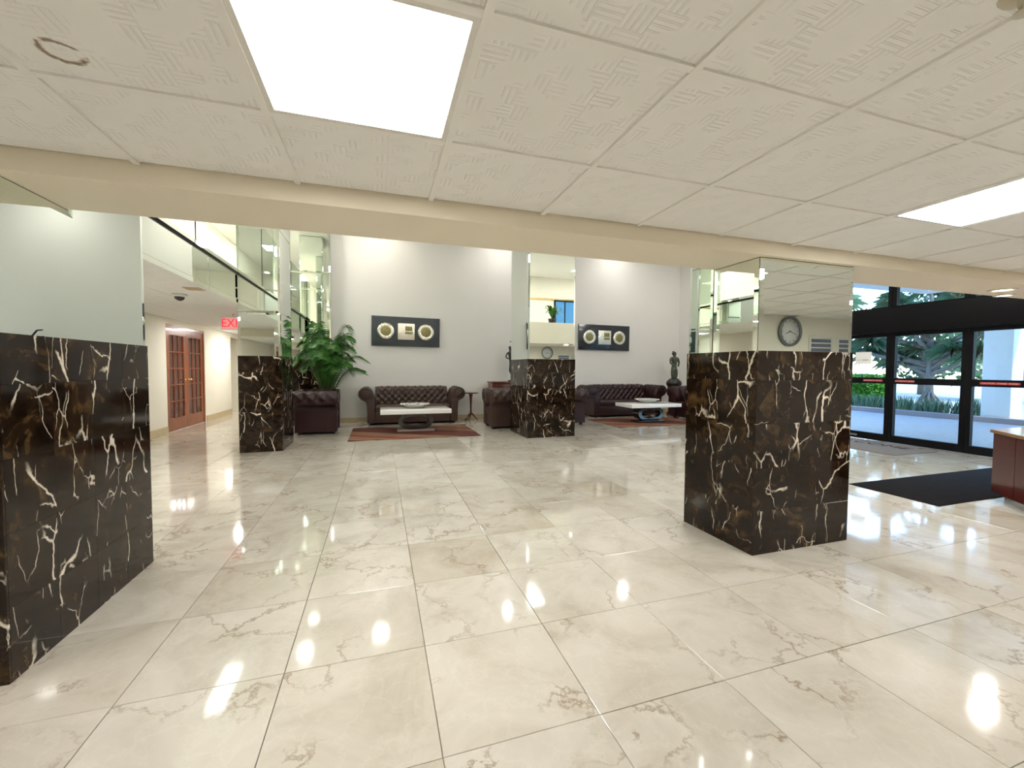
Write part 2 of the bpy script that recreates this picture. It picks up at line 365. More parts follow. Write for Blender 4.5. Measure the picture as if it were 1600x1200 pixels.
for lx, ly in LIGHTS:
    e = empty('ceiling_light', (lx+.305, ly-.3025, ZC)); vis = (lx, ly) in WHERE
    tag(e, WHERE.get((lx, ly), 'square ceiling light panel set in the low tiled ceiling, out at its far bays'), 'ceiling light', 'light panels of the low ceiling')
    m = MB()
    for a, b, c, d in ((-.293, .293, .272, .291), (-.293, .293, -.291, -.272), (-.293, -.274, -.272, .272), (.274, .293, -.272, .272)): m.box(a, b, c, d, .002, .028)
    m.build('frame', M['white_metal'], e); BX('diffuser', M['panel'], e, -.274, .274, -.272, .272, .010, .016)
# ---- dropped beam, gallery parapet above it
structure(MB().box(XL, XR, BY0, BY1, ZB, PAR).build('trim_1', M['plaster']))
structure(MB().box(XL, XR, YF, BY0, 2.26, 2.42).box(XL, XG-.02, BY1, YH, 2.27, 2.42).build('gallery_floor', M['upceil']))
hc = structure(MB().box(XL, XG-.02, BY1, YB, ZH+.022, 2.27).box(XL, -1.9, YB, YH, ZH+.022, 2.27).build('ceiling_hall', M['grid']))
for i in range(3):
    for j in range(22):
        x0 = XL+.64*i; y0 = BY1+.61*j
        if y0+.6 < YH: link('ceiling_tile', shared_box(.634, .604, .02, M['ctile'], .002), None, hc, (x0+.003, y0+.003, ZH+.002))
structure(MB().box(XL-.1, XR+.1, YF-.1, YH+.1, ZT, ZT+.1).build('ceiling_lobby', M['upceil']))
# ---- walls
structure(MB().box(-1.9, XR, YB, YB+.15, 0, ZT).build('wall_back', M['wall']))
BEV = .006
structure(MB().box(-1.9, -1.75, YB+.15, YH, 0, ZT).build('wall_hall_side', M['hallwall']))
structure(MB().box(XL-.15, -1.75, YH, YH+.15, 0, ZT).build('wall_hall_end', M['hallwall']))
DY0, DY1, DZ = 9.72, 11.58, 2.13
structure(MB().box(XL-.15, XL, YF, DY0, 0, ZT).box(XL-.15, XL, DY0, DY1, DZ, ZT).box(XL-.15, XL, DY1, 13.4, 0, ZT).box(XL-.15, XL, 13.4, 14.5, 2.12, ZT).box(XL-.15, XL, 14.5, YH, 0, ZT)
          .box(XL-.9, XL-.15, 13.4, 13.45, 0, 2.2).box(XL-.9, XL-.15, 14.45, 14.5, 0, 2.2).box(XL-.95, XL-.9, 13.4, 14.5, 0, 2.2).box(XL-.3, XL-.15, DY0-.1, DY1+.1, -.2, 2.3).box(XL-.15, XL, DY0, DY1, -.2, 0).box(XL-.95, XL, 13.4, 14.5, -.2, 0).box(XL-.95, XL-.15, 13.4, 14.5, 2.2, 2.3).build('wall_left', M['hallwall']))
GY0, GY1 = 1.95, 7.05
structure(MB().box(XR, XR+.18, GY1, YB+.15, 0, ZT).box(XR, XR+.18, YF, GY0, 0, ZT).box(XR, XR+.18, GY0, GY1, 3.5, ZT).build('wall_right', M['wall']))
structure(MB().box(4.4, XR, -.75, -.6, 0, ZT).box(XL, 4.55, YF-.15, YF, 0, ZT).box(4.4, 4.55, YF, -.75, 0, ZT).build('wall_front', M['hallwall']))
structure(MB().box(-1.0, XR, YB-.02, YB, 0, .10).build('baseboard_back', M['base']))
structure(MB().box(XL, XL+.02, YF, DY0-.03, 0, .14).box(XL, XL+.02, DY1+.03, 13.4, 0, .14).build('baseboard_left', M['base']))
structure(MB().box(XR-.02, XR, GY1+.05, YB-.02, 0, .10).build('baseboard_right', M['base']))
# ------------------------------------------------------------------ mirror panels and pillars
def mirror_panel(parent, face, plane, outer, inner, name='mirror_panel'):
    """flat mirror plate with a bevelled border; 2-D outlines run along the face and up"""
    sgn = -1 if face[0] == '-' else 1; ax = face[1]
    def P(a, z, d): return (plane+sgn*d, a, z) if ax == 'x' else (a, plane+sgn*d, z)
    n = len(outer); vs = [P(a, z, .0) for a, z in outer]+[P(a, z, .0012) for a, z in outer]+[P(a, z, .0045) for a, z in inner]
    fs = [tuple(range(2*n, 3*n))]
    for i in range(n):
        j = (i+1) % n; fs += [(i, j, n+j, n+i), (n+i, n+j, 2*n+j, 2*n+i)]
    fs.append(tuple(range(n))[::-1])
    bm = bmesh.new(); V = [bm.verts.new(v) for v in vs]
    for f in fs:
        try: bm.faces.new([V[k] for k in f])
        except ValueError: pass
    bmesh.ops.recalc_face_normals(bm, faces=bm.faces); me = bpy.data.meshes.new(name); bm.to_mesh(me); bm.free()
    return link(name, me, M['mirror'], parent)
def rect(a0, a1, z0, z1): return [(a0, z0), (a1, z0), (a1, z1), (a0, z1)]
def mirror_rect(parent, face, plane, a0, a1, z0, z1, b=.035, bottom=False):
    g_ = .002
    return mirror_panel(parent, face, plane, rect(a0+g_, a1-g_, z0+g_, z1-g_), rect(a0+g_+b, a1-g_-b, z0+g_+(b if bottom else .0), z1-g_-b))
def pillar(label, x0, x1, y0, y1, zm, faces='-x+x-y+y', group=None, grow=.012):
    e = empty('pillar', (0, 0, 0)); tag(e, label, 'pillar', group)
    t = grow; rows = [0]
    while rows[-1]+.45 < zm: rows.append(rows[-1]+.305)
    rows.append(zm)
    BX('core', M['core'], e, x0+t+.001, x1-t-.001, y0+t+.001, y1-t-.001, .0, zm-.004)
    for face in ('-x', '+x', '-y', '+y'):
        if face not in faces: continue
        a0, a1 = (y0+t, y1-t) if face[1] == 'x' else (x0, x1)
        n = max(1, round((a1-a0)/.305)); da = (a1-a0)/n
        for i in range(n):
            for k in range(len(rows)-1):
                h = rows[k+1]-rows[k]-.001
                if face[1] == 'x':
                    me = shared_box(t, da-.001, h, M['marble'], .0006); loc = (x0 if face[0] == '-' else x1-t, a0+i*da, rows[k])
                else:
                    me = shared_box(da-.001, t, h, M['marble'], .0006); loc = (a0+i*da, y0 if face[0] == '-' else y1-t, rows[k])
                link('marble_tile', me, None, e, loc)
    return e
c = .010
# right-hand pillar, half under the beam
X0, X1, Y0, Y1, ZM = 2.46, 3.385, 2.215, 2.90, 1.425
e = pillar('mirror-topped dark marble pillar facing the entrance, clock reflected in its mirror', X0, X1, Y0, Y1, ZM)
BX('mirror_core', M['mirror_back'], e, X0+c, X1-c, Y0+c, BY1-.003, ZM-.004, ZB-.002)
BX('mirror_core', M['mirror_back'], e, X0+c, X1-c, BY1+.003, Y1-c, ZM-.004, ZT-.002)
mirror_rect(e, '-y', Y0+c, X0+c, X1-c, ZM-.004, ZB-.003)
mirror_rect(e, '-x', X0+c, Y0+c, BY1-.002, ZM-.004, ZB-.003)
mirror_rect(e, '-x', X0+c, BY1+.004, Y1-c, ZM-.004, ZT-.01, .022)
mirror_rect(e, '+x', X1-c, Y0+c, BY1-.002, ZM-.004, ZB-.003); mirror_rect(e, '+x', X1-c, BY1+.004, Y1-c, ZM-.004, ZT-.01)
mirror_rect(e, '+y', Y1-c, X0+c, X1-c, ZM-.004, 3.1); mirror_rect(e, '+y', Y1-c, X0+c, X1-c, 3.1, ZT-.01)
# left-hand pillar
X0, X1, Y0, Y1, ZM = -2.36, -1.44, 2.19, 3.325, 1.43
e = pillar('wide dark marble pillar with a single notched mirror reaching past the beam', X0, X1, Y0, Y1, ZM)
BX('mirror_core', M['mirror_back'], e, X0+c, X1-c, Y0+c, BY1-.003, ZM-.004, ZB-.002)
BX('mirror_core', M['mirror_back'], e, X0+c, X1-c, BY1+.003, Y1-c, ZM-.004, ZT-.002)
a, b, d = Y0+c, BY1+.005, Y1-c; q = .03; zb = ZM-.003; zt = ZB-.004; z2 = ZT-.01
mirror_panel(e, '+x', X1-c, [(a, zb), (d, zb), (d, z2), (b, z2), (b, zt), (a, zt)], [(a+q, zb), (d-q, zb), (d-q, z2-q), (b+q, z2-q), (b+q, zt-q), (a+q, zt-q)])
mirror_rect(e, '-y', Y0+c, X0+c, X1-c, ZM-.004, ZB-.003)
mirror_rect(e, '+y', Y1-c, X0+c, X1-c, ZM-.004, 3.1); mirror_rect(e, '+y', Y1-c, X0+c, X1-c, 3.1, ZT-.01)
# three tall pillars further in
def tall_pillar(label, x0, x1, y0, y1, zm, brk, faces):
    e = pillar(label, x0, x1, y0, y1, zm, faces)
    BX('mirror_core', M['mirror_back'], e, x0+c, x1-c, y0+c, y1-(c if '+y' in faces else 0), zm-.004, ZT-.002)
    for f in ('-x', '+x', '-y', '+y'):
        if f not in faces: continue
        a0, a1 = (y0+c, y1-c) if f[1] == 'x' else (x0+c, x1-c); pl = {'-x': x0+c, '+x': x1-c, '-y': y0+c, '+y': y1-c}[f]
        lv = [zm-.004]+brk+[ZT-.01]
        for k in range(len(lv)-1): mirror_rect(e, f, pl, a0, a1, lv[k], lv[k+1], .028, bottom=k > 0)
    return e
tall_pillar('slim dark marble and mirror pillar beside the gallery edge and exit sign', -2.015, -1.43, 7.19, 8.05, 1.465, [2.12, 3.4], '-x+x-y+y')
tall_pillar('dark marble and mirror pillar standing between the two seating groups', 2.60, 3.57, 7.25, 8.29, 1.47, [3.95], '-x+x-y+y')
tall_pillar('mirror-clad wall pillar behind the potted palm', -1.9, -1.02, 10.22, 10.598, 1.465, [3.4], '-x+x-y')
# ------------------------------------------------------------------ gallery edge on the left: mirrored fascia, trims, glass guard
e = structure(empty('balcony'))
YJ = [2.66, 3.655, 6.088, 8.52, 10.59]
BX('fascia_core', M['plaster'], e, XG-.02, XG-.006, 2.64, YB-.003, ZH+.01, 2.70)
for k in range(4): mirror_rect(e, '+x', XG-.006, YJ[k], YJ[k+1], 2.31, 2.665, .006)
for k in range(4): BX('lower_trim', M['silver'], e, XG-.006, XG+.004, YJ[k]+.002, YJ[k+1]-.002, ZH+.012, 2.305)
BX('top_rail', M['silver'], e, XG-.03, XG+.014, 2.64, YB-.003, 2.70, 2.745); BX('rail_shadow_gap', M['blackframe'], e, XG-.012, XG-.001, 2.64, YB-.003, 2.667, 2.70)
yy = [2.66, 3.70, 5.755, 7.87, 9.2, 10.58]
for k in range(5): BX('glass_panel', M['railglass'], e, XG-.014, XG-.006, yy[k]+.004, yy[k+1]-.004, 2.746, 3.85)
for y in yy[1:-1]: BX('glass_post', M['blackframe'], e, XG-.016, XG-.004, y-.003, y+.003, 2.746, 3.85)
# ------------------------------------------------------------------ hall: double doors, sconces, exit sign, dome camera
dr = structure(empty('door_1', (XL-.06, DY0, 0)))
W = DY1-DY0
m = MB().box(-.05, .055, 0, .05, 0, DZ).box(-.05, .055, W-.05, W, 0, DZ).box(-.05, .055, .05, W-.05, DZ-.06, DZ); m.build('door_frame', M['cherry'], dr)
lw = (W-.1)/2
for s in (0, 1):
    y0 = .05+s*lw; z0, z1 = .01, DZ-.062
    lf = MB().box(0, .04, y0+.003, y0+.12, z0, z1).box(0, .04, y0+lw-.12, y0+lw-.003, z0, z1).box(0, .04, y0+.12, y0+lw-.12, z0, .26).box(0, .04, y0+.12, y0+lw-.12, z1-.14, z1).build('door_leaf', M['cherry'], dr)
    iy0, iy1, iz0, iz1 = y0+.12, y0+lw-.12, .26, z1-.14; py = (iy1-iy0)/3; pz = (iz1-iz0)/5
    for k in (1, 2): BX('muntin', M['cherry'], lf, .005, .036, iy0+py*k-.011, iy0+py*k+.011, iz0, iz1)
    for k in range(1, 5): BX('muntin', M['cherry'], lf, .006, .035, iy0, iy1, iz0+pz*k-.011, iz0+pz*k+.011)
    for i in range(3):
        for k in range(5): link('pane', shared_box(.006, py-.02, pz-.02, M['pane'], .0005), None, lf, (.016, iy0+py*i+.010, iz0+pz*k+.010))
    yk = y0+lw-.06 if s == 0 else y0+.06
    m = MB().lathe([(0, 0), (.024, .0), (.024, .006), (.009, .01), (.009, .035), (.024, .045), (.026, .06), (.016, .072), (0, .074)], 14, (.04, yk, 1.02), 'x'); m.build('knob', M['brass'], lf)
    for z in (.25, 1.1, 1.85): BX('hinge', M['brass'], lf, .036, .048, (y0+.004) if s == 0 else (y0+lw-.016), (y0+.016) if s == 0 else (y0+lw-.004), z, z+.09)
def sconce(y, z, label):
    e = empty('wall_sconce', (XL, y, z)); tag(e, label, 'wall light')
    BX('back_plate', M['steel'], e, .0005, .02, -.05, .05, -.17, .17)
    MB().prism([(.02+.085*math.sin(math.pi*k/8), -.075+.15*k/8) for k in range(9)], -.19, .19).build('shade', M['sconce'], e)
sconce(12.95, 1.72, 'glowing wall sconce in the hall beyond the wooden double doors')
sconce(8.4, 1.72+2.55, 'glowing wall sconce on the upper gallery wall')
sconce(12.4, 4.35, 'glowing wall sconce far along the upper gallery')
e = empty('exit_sign', (-2.47, 8.6, 2.06)); tag(e, 'red lit exit sign hanging from the hall ceiling', 'exit sign')
BX('housing', M['white_metal'], e, -.185, .185, .0, .03, -.105, .115, bev=.004); BX('face', M['exitface'], e, -.172, .172, -.003, -.0005, -.092, .102)
text_mesh('lettering', 'EXIT', .20, M['exitred'], e, Matrix.Translation((0, -.005, .005)) @ Matrix.Rotation(math.pi/2, 4, 'X') @ Matrix.Diagonal((.88, 1.05, 1, 1)))
MB().tube([(0, .015, .115), (0, .015, .181)], .008).build('hanger', M['white_metal'], e)
e = empty('dome_camera', (-2.48, 6.55, ZH)); tag(e, 'small dark dome security camera on the hall ceiling', 'camera')
MB().lathe([(0, .0), (.085, .0), (.082, -.028), (.062, -.034)], 22).build('base', M['white_metal'], e); MB().sphere((0, 0, -.036), (.058, .058, .05)).build('dome', M['blackgloss'], e)
e = empty('ceiling_vent', (-2.13, 6.02, ZH)); tag(e, 'small square vent in the hall ceiling by the gallery edge', 'vent')
m = MB()
for k in range(5): m.box(-.075, .075, -.07+k*.032, -.055+k*.032, -.006, .0)
m.build('louvre', M['base'], e); m = MB().box(-.09, .09, -.09, -.075, -.008, 0).box(-.09, .09, .075, .09, -.008, 0).box(-.09, -.075, -.075, .075, -.008, 0).box(.075, .09, -.075, .075, -.008, 0); m.build('frame', M['base'], e)
# ------------------------------------------------------------------ lamps of the tall lobby, gallery, hall; added fill panels
def area(name, parent, size, watt, shape='DISK', col=WARM, z=-.02):
    l = bpy.data.lights.new(name, 'AREA'); l.shape = shape; l.size = size; l.energy = watt; l.color = col
    o = bpy.data.objects.new(name, l); COL.objects.link(o); o.parent = parent; o.location = (0, 0, z); return o
def downlight(x, y, z, watt, r=.11, warm=False, label=None, group=None):
    e = empty('downlight', (x, y, z)); tag(e, label, 'ceiling light', group)
    MB().lathe([(r+.03, .0), (r+.028, -.008), (r+.002, -.010), (r, .0)], 24).build('trim_ring', M['white_metal'], e)
    MB().lathe([(0, -.004), (r-.002, -.004), (r-.002, -.001), (0, -.001)], 24).build('lens', M['lensw' if warm else 'lens'], e)
    if watt: area('lamp', e, r*1.8, watt, col=WARM)
    return e
for i, (x, y) in enumerate(((3.05, 9.82), (6.34, 9.82), (8.2, 8.58), (-1.55, 9.6))):
    downlight(x, y, ZT, DOWN_W, label='round downlight in the tall lobby ceiling', group='downlights of the tall lobby ceiling')
e = empty('ceiling_light', (.0, 9.82, ZT)); tag(e, 'small square warm light in the tall lobby ceiling above the left sofa', 'ceiling light')
BX('frame', M['white_metal'], e, -.17, .17, -.17, .17, -.01, 0); BX('diffuser', M['lensw'], e, -.15, .15, -.15, .15, -.014, -.0105); area('lamp', e, .25, DOWN_W, 'SQUARE')
downlight(-2.85, 10.1, ZH, 26, .09, False, 'round downlight in the hall ceiling in front of the wooden doors')
downlight(5.64, 2.40, ZB, 18, .07, True, 'round recessed light in the beam soffit close to the entrance'); downlight(6.05, 2.56, ZB, 10, .05, False, 'small recessed light at the lobby edge of the beam soffit')
for x, y in ((0., 4.2), (3.6, 4.2), (6.9, 4.2)):
    e = empty('ceiling_light', (x, y, ZT)); tag(e, 'added wide fill light panel in the tall lobby ceiling', 'ceiling light', 'added fill panels of the tall lobby')  # unseen panels added to brighten the lobby and soften its shadows
    BX('frame', M['white_metal'], e, -.5, .5, -.5, .5, -.012, -.001); BX('diffuser', M['panel2'], e, -.46, .46, -.46, .46, -.016, -.0125)
for x, y in ((-2.6, .4), (1.0, .2), (4.2, .6), (7.2, 1.0)):
    e = empty('ceiling_light', (x, y, ZT)); tag(e, 'added rectangular fill light panel in the ceiling of the gallery over the low lobby', 'ceiling light', 'added fill panels over the front gallery')  # unseen panels added so the mirrors reflect a bright front gallery
    BX('frame', M['white_metal'], e, -.62, .62, -.32, .32, -.012, -.001); BX('diffuser', M['panel2'], e, -.59, .59, -.295, .295, -.016, -.0125)
for i, y in enumerate((6.6, 9.0, 11.4, 13.8)):
    e = empty('ceiling_light', (-3.0, y, ZT)); tag(e, 'bright rectangular light panel in the upper gallery ceiling', 'ceiling light', 'light panels of the upper gallery')
    BX('frame', M['white_metal'], e, -.32, .32, -.62, .62, -.012, -.001); BX('diffuser', M['panel2'], e, -.295, .295, -.59, .59, -.016, -.0125)
for y, lab in ((5.2, 'square light panel in the hall ceiling ahead of the wooden doors'), (12.6, 'square light panel in the hall ceiling beyond the wooden doors')):
    e = empty('ceiling_light', (-3.0, y, ZH)); tag(e, lab, 'ceiling light')
    BX('frame', M['white_metal'], e, -.3, .3, -.3, .3, -.008, 0); BX('diffuser', M['hallpanel'], e, -.28, .28, -.28, .28, -.012, -.0085)
# ------------------------------------------------------------------ chesterfield seating
def sweep(prof, axis, a0, a1, n, tuft=None, pitch=.15, amp=.022):
    """closed-end surface: 2-D profile swept along axis; tuft(t) gives the share of button tufting at profile length t"""
    P = [Vector(p) for p in prof]; L = [0]
    for i in range(1, len(P)): L.append(L[-1]+(P[i]-P[i-1]).length)
    mb = MB(); vs = []; fs = []; m = len(P)
    for i in range(n+1):
        s = a0+(a1-a0)*i/n
        for k in range(m):
            t = (P[min(k+1, m-1)]-P[max(k-1, 0)]).normalized(); nrm = Vector((-t.y, t.x)); p = P[k].copy()
            if tuft:
                wgt = tuft(L[k])*min(1, (i/n)/.05, (1-i/n)/.05)
                A = math.pi*(s/pitch+L[k]/pitch); B = math.pi*(s/pitch-L[k]/pitch)
                p += nrm*amp*wgt*(math.sqrt(abs(math.sin(A)*math.sin(B)))-.5)
            vs.append((p.x, s, p.y) if axis == 'y' else (s, p.x, p.y))
    for i in range(n):
        for k in range(m-1): fs.append((i*m+k, (i+1)*m+k, (i+1)*m+k+1, i*m+k+1))
    mb.add(vs, fs, True); mb.add([vs[k] for k in range(m)], [tuple(range(m))]); mb.add([vs[n*m+k] for k in range(m)], [tuple(range(m))[::-1]])
    bm = bmesh.new(); tmp = mb.mesh('tmp'); bm.from_mesh(tmp); bpy.data.meshes.remove(tmp)
    bmesh.ops.remove_doubles(bm, verts=bm.verts, dist=.0001); bmesh.ops.recalc_face_normals(bm, faces=bm.faces)
    me = bpy.data.meshes.new('sweep'); bm.to_mesh(me); bm.free(); return me
def chesterfield(name, label, cat, loc, rz, width, mat, group=None, depth=.80):
    """faces -y, origin on the floor under the middle of its front edge; width is over the arm scrolls"""
    e = empty(name, loc, rz); tag(e, label, cat, group)
    hw = width/2; r = .125; xi = hw-.36            # inner arm face
    def arc(cx, cz, r, a0, a1, n): return [(cx+r*math.cos(math.radians(a0+(a1-a0)*k/n)), cz+r*math.sin(math.radians(a0+(a1-a0)*k/n))) for k in range(n+1)]
    zc = .70
    prof = [(xi, .05)]+[(xi, .05+.49*k/8) for k in range(1, 9)]+[(xi+.015, .60)]+arc(xi+.20, zc-.005, .145, 155, -75, 26)+[(xi+.185, .52), (xi+.172, .42), (xi+.165, .3), (xi+.165, .05)]
    for s in (1, -1):
        me = sweep([(s*x, z) for x, z in prof], 'y', .0, depth-.06, 44, lambda t: 1 if .49 < t < 1.17 else 0, .19, .034*(1 if s > 0 else -1)*-1)
        a = link('arm', me, mat, e)
        c_ = (s*(xi+.20), -.002, zc-.005)
        MB().lathe([(0, -.008), (.09, -.006), (.108, .0), (.108, .004), (0, .004)], 24, c_, 'y').build('scroll_rosette', mat, a)
        BX('arm_facing', mat, a, min(s*(xi+.02), s*(xi+.15)), max(s*(xi+.02), s*(xi+.15)), -.008, .002, .06, .57, bev=.004)
        bt = MB()
        for q in range(4): bt.sphere((s*(xi+.20+.115), .10+q*.19, zc+.075), .014, 8, 5)
        bt.build('buttons', M['button'], a)['kind'] = 'stuff'
    # tufted back with rolled top
    yb = depth-.30
    pb = [(yb, .36), (yb+.004, .42), (yb+.012, .48), (yb+.022, .54), (yb+.032, .60)]
    pb = [(yb, .36+.02*k) for k in range(0, 3)]+[(yb+.04*(k/12)**1.3, .40+.28*k/12) for k in range(13)]+arc(yb+.165, .715, .13, 165, -60, 22)+[(yb+.2, .5), (yb+.2, .05), (yb+.03, .05)]
    me = sweep(pb, 'x', -xi+.002, xi-.002, max(48, int(xi*2/.018)), lambda t: 1 if .05 < t < .62 else 0, .155, -.055)
    bk = link('backrest', me, mat, e); bt = MB(); k = -int(xi/.155)
    for row, (yy_, zz_) in enumerate(((yb+.008, .47), (yb+.020, .55), (yb+.036, .63))):
        x = -xi+.08+(.0775 if row % 2 else 0)
        while x < xi-.05: bt.sphere((x, yy_, zz_), .010, 8, 5); x += .155
    bt.build('buttons', M['button'], bk)['kind'] = 'stuff'
    BX('front_rail', mat, e, -xi+.002, xi-.002, .03, .13, .045, .30, bev=.02)
    BX('seat_base', mat, e, -xi+.002, xi-.002, .10, depth-.12, .05, .29)
    BX('seat_cushion', mat, e, -xi+.006, xi-.006, .01, yb+.03, .295, .445, bev=.035)
    for sx in (-1, 1):
        for y in (.07, depth-.14): MB().lathe([(0, 0), (.030, 0), (.040, .02), (.046, .048), (0, .048)], 14, (sx*(xi+.08), y, 0)).build('foot', M['woodf'], e)
    return e
chesterfield('sofa', 'brown tufted leather sofa under the slate-grey wall art', 'sofa', (.75, 9.80, 0), 0, 2.42, M['brown'])
chesterfield('sofa', 'burgundy tufted leather sofa under the navy wall art', 'sofa', (6.43, 9.80, 0), 0, 2.46, M['burg'])
chesterfield('armchair', 'dark burgundy tufted armchair in front of the potted palm', 'armchair', (-.80, 9.08, 0), math.pi/2, 1.06, M['burg'])
chesterfield('armchair', 'brown tufted armchair turned to the brown sofa, beside the lobby pillar', 'armchair', (2.25, 8.86, 0), -math.pi/2, 1.06, M['brown'])
chesterfield('armchair', 'burgundy tufted armchair turned to the burgundy sofa, beside the lobby pillar', 'armchair', (4.52, 8.98, 0), math.pi/2, 1.06, M['burg'])
chesterfield('armchair', 'burgundy tufted armchair beside the bronze figure by the right wall', 'armchair', (7.42, 9.0, 0), -math.pi/2, 1.06, M['burg'])
# ------------------------------------------------------------------ rugs, coffee tables, bowls, side table
def rug(label, x0, x1, y0, y1):
    o = MB().bbox(x0-(x0+x1)/2, x1-(x0+x1)/2, y0-(y0+y1)/2, y1-(y0+y1)/2, .0005, .011, .004).build('rug', M['rug'], None, ((x0+x1)/2, (y0+y1)/2, 0)); tag(o, label, 'rug', 'rugs'); del o['group']
rug('striped red and tan rug in front of the brown sofa', -.54, 1.85, 7.78, 9.40)
rug('striped red and tan rug in front of the burgundy sofa', 5.02, 7.35, 7.98, 9.55)
def coffee_table(label, x, y, plinth, rx=.35):
    e = empty('coffee_table', (x, y, .011)); tag(e, label, 'coffee table')
    MB().bbox(-.69, .69, -.36, .36, .372, .455, .006).build('table_top', M['white_stone'], e)
    BX('base_plate', plinth, e, -.37, .37, -.16, .16, .0, .04, bev=.004)
    # oval ring standing on edge
    n = 40; vs = []; fs = []
    def st(rx_, rz_):
        out = []
        for k in range(n):
            a = 2*math.pi*k/n; out.append((rx_*math.copysign(abs(math.cos(a))**.75, math.cos(a)), rz_*math.copysign(abs(math.sin(a))**.9, math.sin(a))))
        return out
    O, I = st(rx, .165), st(rx-.085, .10)
    for yy_ in (-.13, .13):
        vs += [(p[0], yy_, p[1]+.206) for p in O]+[(p[0], yy_, p[1]+.206) for p in I]
    for k in range(n):
        j = (k+1) % n
        fs += [(k, j, n+j, n+k), (2*n+k, 3*n+k, 3*n+j, 2*n+j), (k, 2*n+k, 2*n+j, j), (n+k, n+j, 3*n+j, 3*n+k)]
    MB().add(vs, fs).build('oval_ring', M['blackgloss'], e); return e
coffee_table('white-topped coffee table on a black oval ring, before the brown sofa', .70, 8.76, M['grey_plinth'])
coffee_table('white-topped coffee table on a black oval ring, before the burgundy sofa', 6.24, 8.68, M['blackgloss'])
def bowl(label, x, y):
    e = empty('bowl', (x, y, .4665)); tag(e, label, 'bowl')
    n = 36; prof = [(.10, .0), (.155, .018), (.20, .045), (.245, .072), (.275, .085), (.27, .09), (.24, .080), (.19, .055), (.14, .03), (.0, .022)]
    vs = []; fs = []; m_ = len(prof)
    for i in range(n):
        a = 2*math.pi*i/n; k = 1+.04*math.cos(9*a)
        for r, z in prof: vs.append((r*k*math.cos(a), r*k*math.sin(a), z))
    for i in range(n):
        j = (i+1) % n
        for k in range(m_-1): fs.append((i*m_+k, j*m_+k, j*m_+k+1, i*m_+k+1))
    fs.append(tuple(i*m_ for i in range(n))[::-1])
    MB().add(vs, fs, False).build('body', M['bowl'], e)
    m = MB()
    for i in range(18):
        a = 2*math.pi*i/18; m.sphere((.283*math.cos(a), .283*math.sin(a), .082), .014, 8, 5)
    m.build('beaded_rim', M['bowl'], e)['kind'] = 'stuff'
bowl('scalloped silver bowl on the coffee table before the brown sofa', .70, 8.86); bowl('scalloped silver bowl on the coffee table before the burgundy sofa', 6.28, 8.78)
e = empty('side_table', (2.17, 10.22, 0)); tag(e, 'small dark pedestal side table beside the brown sofa', 'side table')
MB().lathe([(0, .665), (.185, .665), (.195, .675), (.185, .688), (0, .688)], 28).build('table_top', M['mahog'], e)
MB().lathe([(.02, .12), (.026, .16), (.02, .25), (.024, .40), (.032, .55), (.05, .64), (.055, .665)], 16).build('stem', M['mahog'], e)
for k in range(3):
    a = math.radians(90+120*k); ca, sa = math.cos(a), math.sin(a)
    MB().tube([(.01*ca, .01*sa, .17), (.06*ca, .06*sa, .14), (.12*ca, .12*sa, .06), (.185*ca, .185*sa, .018)], [.022, .02, .016, .017]).build('leg', M['mahog'], e)
# ------------------------------------------------------------------ wall art
def art(label, xc, zc, panel, tilt=0):
    e = empty('wall_art', (xc, YB-.001, zc)); tag(e, label, 'wall art'); e.rotation_euler = (0, tilt, 0)
    BX('panel', panel, e, -.81, .81, -.055, -.002, -.355, .355, bev=.004)
    for dx in (-.48, .47):
        d_ = MB().lathe([(0, -.062), (.10, -.064), (.14, -.078), (.19, -.072), (.205, -.056), (0, -.0555)], 36, (dx, 0, .0), 'y').build('silver_disc', M['silverart'], e)
        MB().lathe([(0, -.078), (.04, -.082), (.07, -.074), (.11, -.080), (.125, -.066), (0, -.0655)], 30, (dx, 0, 0), 'y').build('gold_centre', M['goldart'], d_)
    p = BX('silver_square', M['silverart'], e, -.205, .20, -.075, -.0555, -.20, .20, bev=.009)
    BX('gold_block', M['goldart'], p, -.03, .14, -.083, -.0755, .02, .13, bev=.003); BX('gold_block', M['goldart'], p, -.03, .15, -.081, -.0755, -.06, .0, bev=.003)
art('slate-grey relief panel with silver discs above the brown sofa', .635, 2.175, M['artpanel'], .012); art('navy relief panel with silver discs above the burgundy sofa', 6.10, 2.175, M['artpanel2'], .008)
